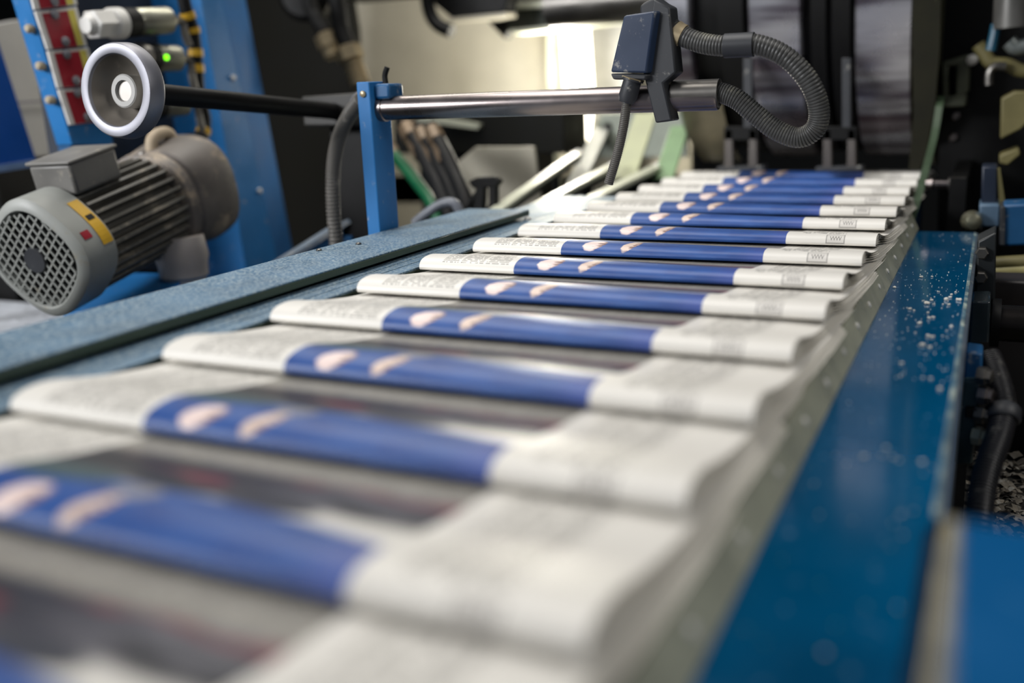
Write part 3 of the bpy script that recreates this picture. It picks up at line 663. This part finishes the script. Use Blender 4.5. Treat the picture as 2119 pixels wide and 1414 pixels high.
tag(MB().tube(hp, .0065, 12, 40).build('curved_tube', mat('grey_handle', '#6c7078', .4)), 'grey curved tube beyond the end of the cover plate', 'tube')
for k, (p0, p1, Y0, Y1, w, nm) in enumerate((((1005, 452), (1196, 318), 1.16, 1.62, .020, 'upper cream rail rising towards the lamp'), ((1030, 470), (1268, 344), 1.10, 1.55, .020, 'middle cream rail rising beside the newspapers'), ((1110, 468), (1362, 345), 1.12, 1.60, .022, 'lower cream rail nearest the newspapers'))):
    a, b2 = at(*p0, 'Y', Y0), at(*p1, 'Y', Y1); t = thing('guide_rail', nm, 'rail', (a.x, a.y, -.85), 'cream guide rails')
    MB().bar(a, b2, w, .007).build('rail', CREAM_L, t, .001)
    MB().bar(a-Vector((0, 0, .008)), b2-Vector((0, 0, .008)), w*.5, .010).build('web', BLACK_M, t)
    MB().ball(b2, .008, 2).build('end_stop', WHITE, t)
    m_ = a.lerp(b2, .7); MB().cyl((m_.x, m_.y, -.85), m_-Vector((0, 0, .01)), .006).build('stay', BLACK_M, t)
q = at(1092, 455, 'Z', .004); tag(MB().ball(q, .0045, 2).build('white_button', WHITE), 'small white button at the far end of the dusty rail', 'button')
for p0, p1, r, nm in (((1110, 245), (1112, 352), .014, 'left pale upright rod under the bar'), ((1140, 245), (1143, 352), .017, 'right pale upright rod under the bar')):
    a, b2 = at(*p1, 'Y', 2.0), at(*p0, 'Y', 2.0); tag(MB().cyl((a.x, 2.0, -.85), b2, r).build('pale_rod', CREAM_L), nm, 'rod', 'pale upright rods')
t = thing('drilled_plate', 'pale grey-green plate with two holes below the sensor', 'plate', at(1290, 330, 'Y', 1.85))
slab([(1242, 235), (1420, 235), (1420, 326), (1228, 326), (1222, 290)], 'Y', 1.85, (0, .02, 0)).build('plate', mat('pale_green_plate', '#a9b0a2', .45, var=.08), t, .002)
for px, py in ((1258, 263), (1237, 305)):
    MB().lathe(at(px, py, 'Y', 1.85), (0, -1, 0), [(0, .009), (.003, .009), (.003, .006), (.001, .005)], 18).build('hole_bush', BLACK_M, t)
for p0, p1, m, nm, w in (((1338, 235), (1290, 372), mat('cream_green_belt', '#b5b893', .5, var=.1), 'pale flat belt running down beside the hanging cable', .040), ((1408, 262), (1372, 372), GREEN_B, 'green flat belt beside the drum', .034)):
    a, b2 = at(*p0, 'Y', 1.68), at(*p1, 'Y', 1.56); o = MB().bar(a, b2, w, .005, up=Vector((0, -1, .3))).build('flat_belt', m, None, .001); tag(o, nm, 'belt')
tag(MB().bar(at(1185, 400, 'Y', 1.55), at(1245, 270, 'Y', 1.85), .03, .012).build('slanted_arm', mat('grey_arm', '#a8a9a4', .45)), 'grey slanted arm behind the cream rails', 'arm')

# ------------------------------------------------------------------ the drum
DY, DZ, DR = 1.80, .305, .285
t = thing('drum', 'large steel drum with dark belts above the far newspapers', 'drum', (-.3, DY, DZ))
xat = lambda px, py=150: at(px, py, 'Y', DY-DR).x
def drum_paper():
    m = mat('drum_steel', '#88878d', .3, metal=.75, var=.1); nt = m.node_tree; b = nt.nodes['Principled BSDF']
    tc = nt.nodes.new('ShaderNodeTexCoord'); mp = nt.nodes.new('ShaderNodeMapping'); mp.inputs['Scale'].default_value = (3, 26, 26); nt.links.new(tc.outputs['Object'], mp.inputs['Vector'])
    k = noise(nt, 1.0, 3, mp.outputs[0])
    c = mix(nt, k.step(.38, .62), '#5a545e', '#b4b4ba'); c = mix(nt, noise(nt, .6, 2, mp.outputs[0]).step(.5, .66)*.7, c, '#5b4a4e')
    nt.links.new(c.s, b.inputs['Base Color']); return m
DM = drum_paper()
DN = [(1372, 1424), (1543, 1652), (1762, 1882)]
X0, X1 = xat(1360), xat(1925)
MB().lathe((X0, DY, DZ), (1, 0, 0), [(0, .262), (X1-X0, .262)], 96).build('core', BLACK_M, t)
for a, b2 in DN: MB().lathe((xat(a), DY, DZ), (1, 0, 0), [(0, DR-.004), (.003, DR), (xat(b2)-xat(a)-.003, DR), (xat(b2)-xat(a), DR-.004)], 120).build('band', DM, t)
for a, b2 in ((1478, 1530), (1668, 1700), (1712, 1750)): MB().lathe((xat(a), DY, DZ), (1, 0, 0), [(0, .272), (.001, .276), (xat(b2)-xat(a), .276)], 96).build('dark_belt', BLACK, t)
MB().lathe((X1-.004, DY, DZ), (1, 0, 0), [(0, DR+.012), (.006, DR+.016), (.010, DR+.012)], 120).build('flange', mat('olive_flange', '#55543f', .4, metal=.3, var=.2), t)
MB().cyl((X0-.3, DY, DZ), (X1+.4, DY, DZ), .04).build('axle', STEEL_D, t)
# drum chute at left and feet
t = thing('chute', 'dull curved steel chute at the left foot of the drum', 'chute', at(1440, 345, 'Y', 1.53))
mb = MB(); rows = []
for i in range(9):
    a = .62+i*.085; yy = DY-(DR+.012)*math.cos(a); zz = DZ-(DR+.012)*math.sin(a); rows.append((yy, zz))
xl, xr = xat(1388), xat(1478)
for (ya, za), (yb, zb) in zip(rows, rows[1:]): mb.hexa([(xl, ya, za), (xr, ya, za), (xr, yb, zb), (xl, yb, zb)], (0, -.003, -.001))
mb.build('sheet', mat('chute_steel', '#77715f', .36, metal=.6, var=.2), t)
for k, (cx, nm) in enumerate(((1532, 'left dark pressing foot on the far newspapers'), (1736, 'right dark pressing foot on the far newspapers'))):
    Y = 1.505; t = thing('pressing_foot', nm, 'foot', at(cx, 352, 'Y', Y), 'pressing feet under the drum')
    gg = lambda *q: [at(x, y, 'Y', Y) for x, y in q]
    MB().hexa(gg((cx-48, 346), (cx+48, 343), (cx+50, 352), (cx-50, 356)), (0, .03, 0)).build('sole', CHAR, t, .001)
    for s in (-32, 18): MB().hexa(gg((cx+s, 268), (cx+s+15, 268), (cx+s+17, 347), (cx+s-2, 347)), (0, .015, 0)).build('fork', mat('bronze_grey', '#5c5754', .42, metal=.4), t, .001)
    MB().hexa(gg((cx-34, 262), (cx+36, 262), (cx+36, 290), (cx-34, 290)), (0, .02, 0)).build('yoke', BLACK_M, t, .001)
    MB().hexa(gg((cx+6, 120), (cx+24, 120), (cx+24, 265), (cx+6, 265)), (0, .012, 0)).build('stem', CHAR, t, .001)
# curved green guard right of the newspapers
cg = [(1936, 220, 1.49), (1926, 280, 1.46), (1908, 350, 1.40), (1888, 420, 1.34), (1868, 485, 1.27)]
P = [at(x, y, 'Y', Y) for x, y, Y in cg]; S = spline(P, 36); mb = MB()
for a, b2 in zip(S, S[1:]): mb.hexa([a, a+Vector((.009, 0, 0)), b2+Vector((.009, 0, 0)), b2], (0, .05, .012))
simple('drum_shield', 'dull olive shield plate curving down beside the drum', 'shield', [(1886, -80), (1950, -80), (1946, 100), (1936, 220), (1915, 330), (1903, 352), (1880, 352), (1890, 240)], 1.505, .01, mat('olive_shield', '#1b1a0d', .6, spec=.2, var=.3))
tag(mb.build('curved_guard', mat('green_guard', '#3f4f3b', .4, var=.15)), 'curved green edge guard between the drum and the blue panel', 'guard')

# ------------------------------------------------------------------ dark machinery at right
YR = 1.66
t = thing('machine_frame', 'tall black machine side frame at the right edge', 'frame', (.05, YR, -.85))
slab([(1950, -150), (2250, -150), (2250, 620), (1938, 620)], 'Y', YR, (0, .04, 0)).build('plate', BLACK_M, t)
p = at(1942, 600, 'Y', YR); MB().box((p.x, YR, -.85), (p.x+.3, YR+.04, p.z)).build('base', BLACK_M, t)
for px, py in ((1978, 240), (1973, 284)): MB().lathe(at(px, py, 'Y', YR), (0, -1, 0), [(0, .0060), (.006, .0060), (.008, .004)], 12).build('bolt', STEEL, t)
def rsimple(name, label, cat, px, Y, ex, m, b=.002): return simple(name, label, cat, px, Y, ex, m, b)
PIN = at(1912, 381, 'Y', 1.38); PIN2 = at(1962, 381, 'Y', 1.38)
t = thing('steel_pin', 'bright stepped steel pin beside the drum foot', 'pin', (PIN.x, 1.38, PIN.z-.008))
MB().lathe(PIN, (1, 0, 0), [(0, .002), (.002, .006), (.010, .0075), (.012, .0058), (PIN2.x-PIN.x, .0058)], 18).build('pin', STEEL, t)
MB().lathe(PIN2, (1, 0, 0), [(0, .009), (.02, .009)], 18).build('collar', STEEL_D, t)
MB().box((PIN2.x+.002, 1.37, -.12), (PIN2.x+.022, 1.66, PIN.z+.008)).build('holder', BLACK_M, t)
t = thing('lever_bracket', 'small olive bracket with a knob on the black side frame', 'bracket', at(1975, 215, 'Y', 1.6))
for q in (((1950, 130), (1962, 130), (1962, 205), (1950, 205)), ((1980, 135), (2006, 118), (2004, 190), (1978, 205)), ((1938, 200), (2000, 196), (1998, 220), (1938, 222)), ((1950, 128), (2006, 112), (2006, 130), (1952, 140))):
    slab(q, 'Y', 1.60, (0, .05, 0)).build('bracket_arm', mat('dull_olive_bracket', '#4d5040', .5, var=.2), t, .002)
MB().ball(at(2012, 124, 'Y', 1.59), .008, 2).build('knob', WHITE, t)
tp = [at(x, y, 'Y', 1.55) for x, y in ((2024, 92), (2038, 112), (2052, 130), (2085, 134), (2112, 146), (2150, 150))]
tag(MB().tube(tp, .009, 12, 40).build('yellow_pipe', YDULL), 'bent dull yellow pipe across the black side frame', 'pipe')
tag(MB().tube([at(x, y, 'Y', 1.53) for x, y in ((2046, 176), (2048, 150), (2060, 138), (2082, 138))], .006, 10, 30).build('grey_pipe', STEEL_D), 'thin grey pipe hooked under the yellow pipe', 'pipe')
rsimple('yellow_housing', 'dull yellow housing at the right edge beside the black frame', 'housing', [(2072, 205), (2100, 190), (2140, 190), (2140, 240), (2112, 268), (2070, 288)], 1.45, .08, YDULL)
rsimple('yellow_lug', 'dull yellow lug below the yellow housing', 'lug', [(2068, 322), (2108, 306), (2112, 320), (2085, 342), (2068, 338)], 1.45, .05, YDULL)
tag(MB().cyl(at(2098, -60, 'Y', 1.5), at(2092, 58, 'Y', 1.5), .022).build('grey_cylinder', mat('grey_cyl', '#5f5e5b', .4, metal=.4)), 'grey cylinder at the top right corner', 'cylinder')
tag(MB().tube([at(x, y, 'Y', 1.5) for x, y in ((2088, 86), (2102, 98), (2130, 94))], .010, 12, 20).build('grey_elbow', mat('grey_elb', '#6f7573', .4, metal=.4)), 'grey pipe elbow below the top right cylinder', 'pipe')
tag(MB().tube([at(x, y, 'Y', 1.5) for x, y in ((2062, 50), (2056, 80), (2050, 105))], .007, 10, 20).build('blue_tube', mat('teal_tube', '#1d4d63', .4)), 'short blue tube beside the grey cylinder', 'tube')
t = thing('slide_block', 'blue-grey slide block standing beyond the glossy panel', 'block', at(2048, 500, 'Y', 1.32))
slab([(2032, 345), (2064, 345), (2064, 425), (2030, 425)], 'Y', 1.33, (0, .05, 0)).build('upper_body', mat('slate_block', '#232c3d', .4, var=.1), t, .002)
slab([(2026, 424), (2068, 424), (2068, 470), (2028, 470)], 'Y', 1.31, (0, .06, 0)).build('lower_body', mat('blue_grey_block', '#5f7890', .4, var=.15), t, .002)
slab([(2028, 470), (2068, 470), (2066, 640), (2024, 640)], 'Y', 1.315, (0, .05, 0)).build('stem', BLACK_M, t, .002)
slab([(2064, 350), (2070, 350), (2080, 420), (2068, 428)], 'Y', 1.32, (0, .02, 0)).build('yellow_edge', YDULL, t)
MB().lathe(at(2008, 455, 'Y', 1.31), (.2, -1, 0), [(0, .010), (.008, .0125), (.022, .009), (.025, .003)], 20).build('knob', mat('olive_knob', '#8f8d78', .3, metal=.6), t)
t = thing('blue_beam', 'short blue beam at the right edge beyond the glossy panel', 'beam', at(2100, 512, 'Y', 1.25))
slab([(2076, 424), (2200, 418), (2200, 505), (2072, 510)], 'Y', 1.25, (0, .05, 0)).build('beam', BLUE_D, t, .003)
slab([(2070, 428), (2080, 428), (2080, 508), (2068, 508)], 'Y', 1.245, (0, .05, 0)).build('end_cap', CHAR, t, .001)
for py, m, r, nm in ((546, YDULL, .008, 'upper dull yellow hose below the blue beam'), (565, mat('pale_yellow_hose', '#b0a873', .45), .010, 'middle pale yellow hose below the blue beam'), (594, YDULL, .008, 'lower dull yellow hose below the blue beam')):
    tag(MB().tube([at(2058, py, 'Y', 1.2), at(2090, py-2, 'Y', 1.2), at(2160, py-6, 'Y', 1.2)], r, 12, 20).build('yellow_hose', m), nm, 'hose', 'yellow hoses at the right edge')
t = thing('dark_upright', 'dark upright flange with bolts beyond the glossy panel edge', 'flange', at(2035, 720, 'Y', 1.0))
slab([(2022, 500), (2062, 480), (2058, 690), (2014, 690)], 'Y', 1.06, (0, .05, 0)).build('plate', mat('dark_flange', '#1c2022', .45, var=.15), t, .002)
for px, py in ((2032, 522), (2030, 572)): MB().lathe(at(px, py, 'Y', 1.06), (0, -1, 0), [(0, .0062), (.009, .0062), (.010, .005)], 6).build('bolt', STEEL_D, t)
slab([(2010, 624), (2050, 624), (2046, 712), (2004, 712)], 'Y', .99, (0, .05, 0)).build('glass_block', mat('smoky_block', '#2a3236', .2, var=.1), t, .002)
SH = at(2060, 668, 'Y', 1.05)
t = thing('dark_shaft', 'dark steel shaft with a bright highlight at the right edge', 'shaft', (SH.x, 1.05, SH.z-.02))
MB().lathe(SH, (1, 0, 0), [(0, .016), (.002, .018), (.3, .018)], 28).build('shaft', mat('dark_shaft_steel', '#2e2a28', .25, metal=.8), t)
MB().lathe(SH-Vector((.004, 0, 0)), (1, 0, 0), [(0, .024), (.008, .024)], 28).build('collar', BLACK_M, t)
t = thing('lower_frame', 'dark lower cross frame under the shaft at the right edge', 'frame', (.1, 1.12, -.85))
MB().box((.002, 1.1, -.2), (.4, 1.15, -.055)).build('beam', mat('brown_black', '#262120', .5, var=.2), t, .003)
MB().box((.02, 1.11, -.85), (.06, 1.14, -.2)).build('leg', BLACK_M, t)
MB().box((.3, 1.11, -.85), (.34, 1.14, -.2)).build('leg', BLACK_M, t)
# bearing block with bolts and cable
BX = .004
t = thing('bearing_block', 'blue bearing block bolted to the side of the glossy panel', 'block', at(2012, 955, 'Y', .72))
slab([(1998, 727), (2034, 732), (2031, 792), (1992, 790)], 'Y', .80, (0, .03, 0)).build('cap', BLUE_D, t, .002)
slab([(1993, 788), (2030, 790), (2012, 962), (1976, 962)], 'Y', .79, (0, .04, 0)).build('body', mat('green_blue_block', '#33484b', .42, dust=.12, var=.15), t, .002)
for px, py, m in ((2041, 778, STEEL_D), (2043, 818, STEEL), (2037, 858, STEEL_D), (2031, 902, OLIVE)):
    a = at(px, py, 'Y', .79); MB().lathe(a-Vector((.006, 0, 0)), (1, -.25, 0), [(0, .0072), (.006, .0072), (.007, .006), (.010, .0056), (.011, .004)], 6).build('bolt', m, t)
cc = [at(x, y, 'Y', Y) for x, y, Y in ((2044, 735, .82), (2058, 770, .81), (2072, 815, .80), (2076, 858, .79), (2066, 905, .77), (2048, 955, .75), (2034, 1010, .73), (2026, 1075, .71), (2020, 1180, .69))]
t = thing('ribbed_cable', 'thick black ribbed cable hanging beside the bearing block', 'cable', cc[-1])
MB().tube(cc, .0088, 16, rib=70, amp=.15).build('cable', mat('dusty_cable', '#232327', .45, dust=.12, dscale=60, dustcol='#77756f'), t)
a, d = cc[3], (cc[4]-cc[2]).normalized()
MB().lathe(a-d*.006, d, [(0, .0112), (.002, .0125), (.010, .0125), (.012, .0112)], 20).build('cable_clamp', CHAR, t)
MB().box((a.x-.026, a.y-.005, a.z-.004), (a.x-.009, a.y+.006, a.z+.004)).build('clamp_lug', BLACK, t, .001)
# litter tray
t = thing('litter_tray', 'low tray under the shaft covered with grey paper litter', 'tray', (.25, .9, -.85))
MB().box((.0, .75, -.262), (.45, 1.09, -.25)).build('tray', FLOORM, t)
for x_, y_ in ((.03, .78), (.42, .78), (.03, 1.06), (.42, 1.06)): MB().box((x_-.01, y_-.01, -.85), (x_+.01, y_+.01, -.262)).build('leg', BLACK_M, t)
mb = MB()
for k in range(2200):
    c0 = Vector((random.uniform(.005, .25), random.uniform(.755, 1.085), -.249+.016*random.random()**2)); a = random.uniform(0, 2*PI)
    e1 = Vector((math.cos(a), math.sin(a), random.uniform(-.5, .5)))*random.uniform(.002, .006); e2 = Vector((-math.sin(a), math.cos(a), random.uniform(-.4, .4)))*random.uniform(.001, .004)
    up_ = Vector((0, 0, random.uniform(.0005, .002)))
    v = [mb.b.verts.new(p) for p in (c0-e1-e2, c0-e2+up_, c0+e1-e2, c0+e1+e2, c0+e2+up_*1.3, c0-e1+e2)]
    mb.b.faces.new((v[0], v[1], v[4], v[5])); mb.b.faces.new((v[1], v[2], v[3], v[4]))
tag(mb.build('paper_litter', LITTER, None, 0, False), 'grey paper litter heaped on the tray at the right edge', 'litter', kind='stuff')

# ------------------------------------------------------------------ room shell
def shell(name, lo, hi, m): tag(MB().box(lo, hi).build(name, m, None, 0, False), kind='structure')
shell('floor', (-4, -2.5, -.95), (3, 4.2, -.85), FLOORM)
shell('wall_back', (-4, 4.1, -.85), (3, 4.2, 2.6), SHELL_D)
shell('wall_left', (-4.1, -2.5, -.85), (-4, 4.2, 2.6), SHELL_D)
shell('wall_right', (3, -2.5, -.85), (3.1, 4.2, 2.6), SHELL_D)

# ------------------------------------------------------------------ light
w = bpy.data.worlds.new('world'); scene.world = w; w.use_nodes = True
w.node_tree.nodes['Background'].inputs[0].default_value = (.62, .68, .78, 1); w.node_tree.nodes['Background'].inputs[1].default_value = .17
def area(name, loc, tgt, sx, sy, pw, col=(1, .97, .93)):
    l = bpy.data.lights.new(name, 'AREA'); l.shape = 'RECTANGLE'; l.size = sx; l.size_y = sy; l.energy = pw; l.color = col
    o = bpy.data.objects.new(name, l); COL.objects.link(o); o.location = loc
    o.rotation_euler = (Vector(tgt)-Vector(loc)).to_track_quat('-Z', 'Y').to_euler(); return o
area('ceiling_tube', (-.8, .8, 1.9), (-.35, .95, 0), 1.6, .5, 24)
ht = area('hall_tube', (-2.1, -1.1, .95), (-1.0, .95, .05), 1.2, .5, 13, (.97, .98, 1)); ht.data.spread = 1.25
area('rear_fill', (-1.05, 1.5, 1.0), (-.45, 1.1, 0), .8, .22, 4.5, (1, .96, .86))  # unseen fill light, added to brighten the far newspapers and their sheen
rt = area('right_fill', (1.3, .5, 1.3), (-.1, .6, 0), 1.0, .4, 2.2, (1, .97, .92)); rt.data.spread = 1.3  # fill light added from the right to lift the dark paper edges
pl = bpy.data.lights.new('lamp_light', 'POINT'); pl.energy = 7; pl.shadow_soft_size = .04; pl.color = (1, .95, .82)
po = bpy.data.objects.new('lamp_light', pl); COL.objects.link(po); po.location = at(1150, 130, 'Y', 2.0)

vs = scene.view_settings; vs.view_transform = 'Standard'; vs.look = 'None'; vs.gamma = 1; vs.exposure = 0
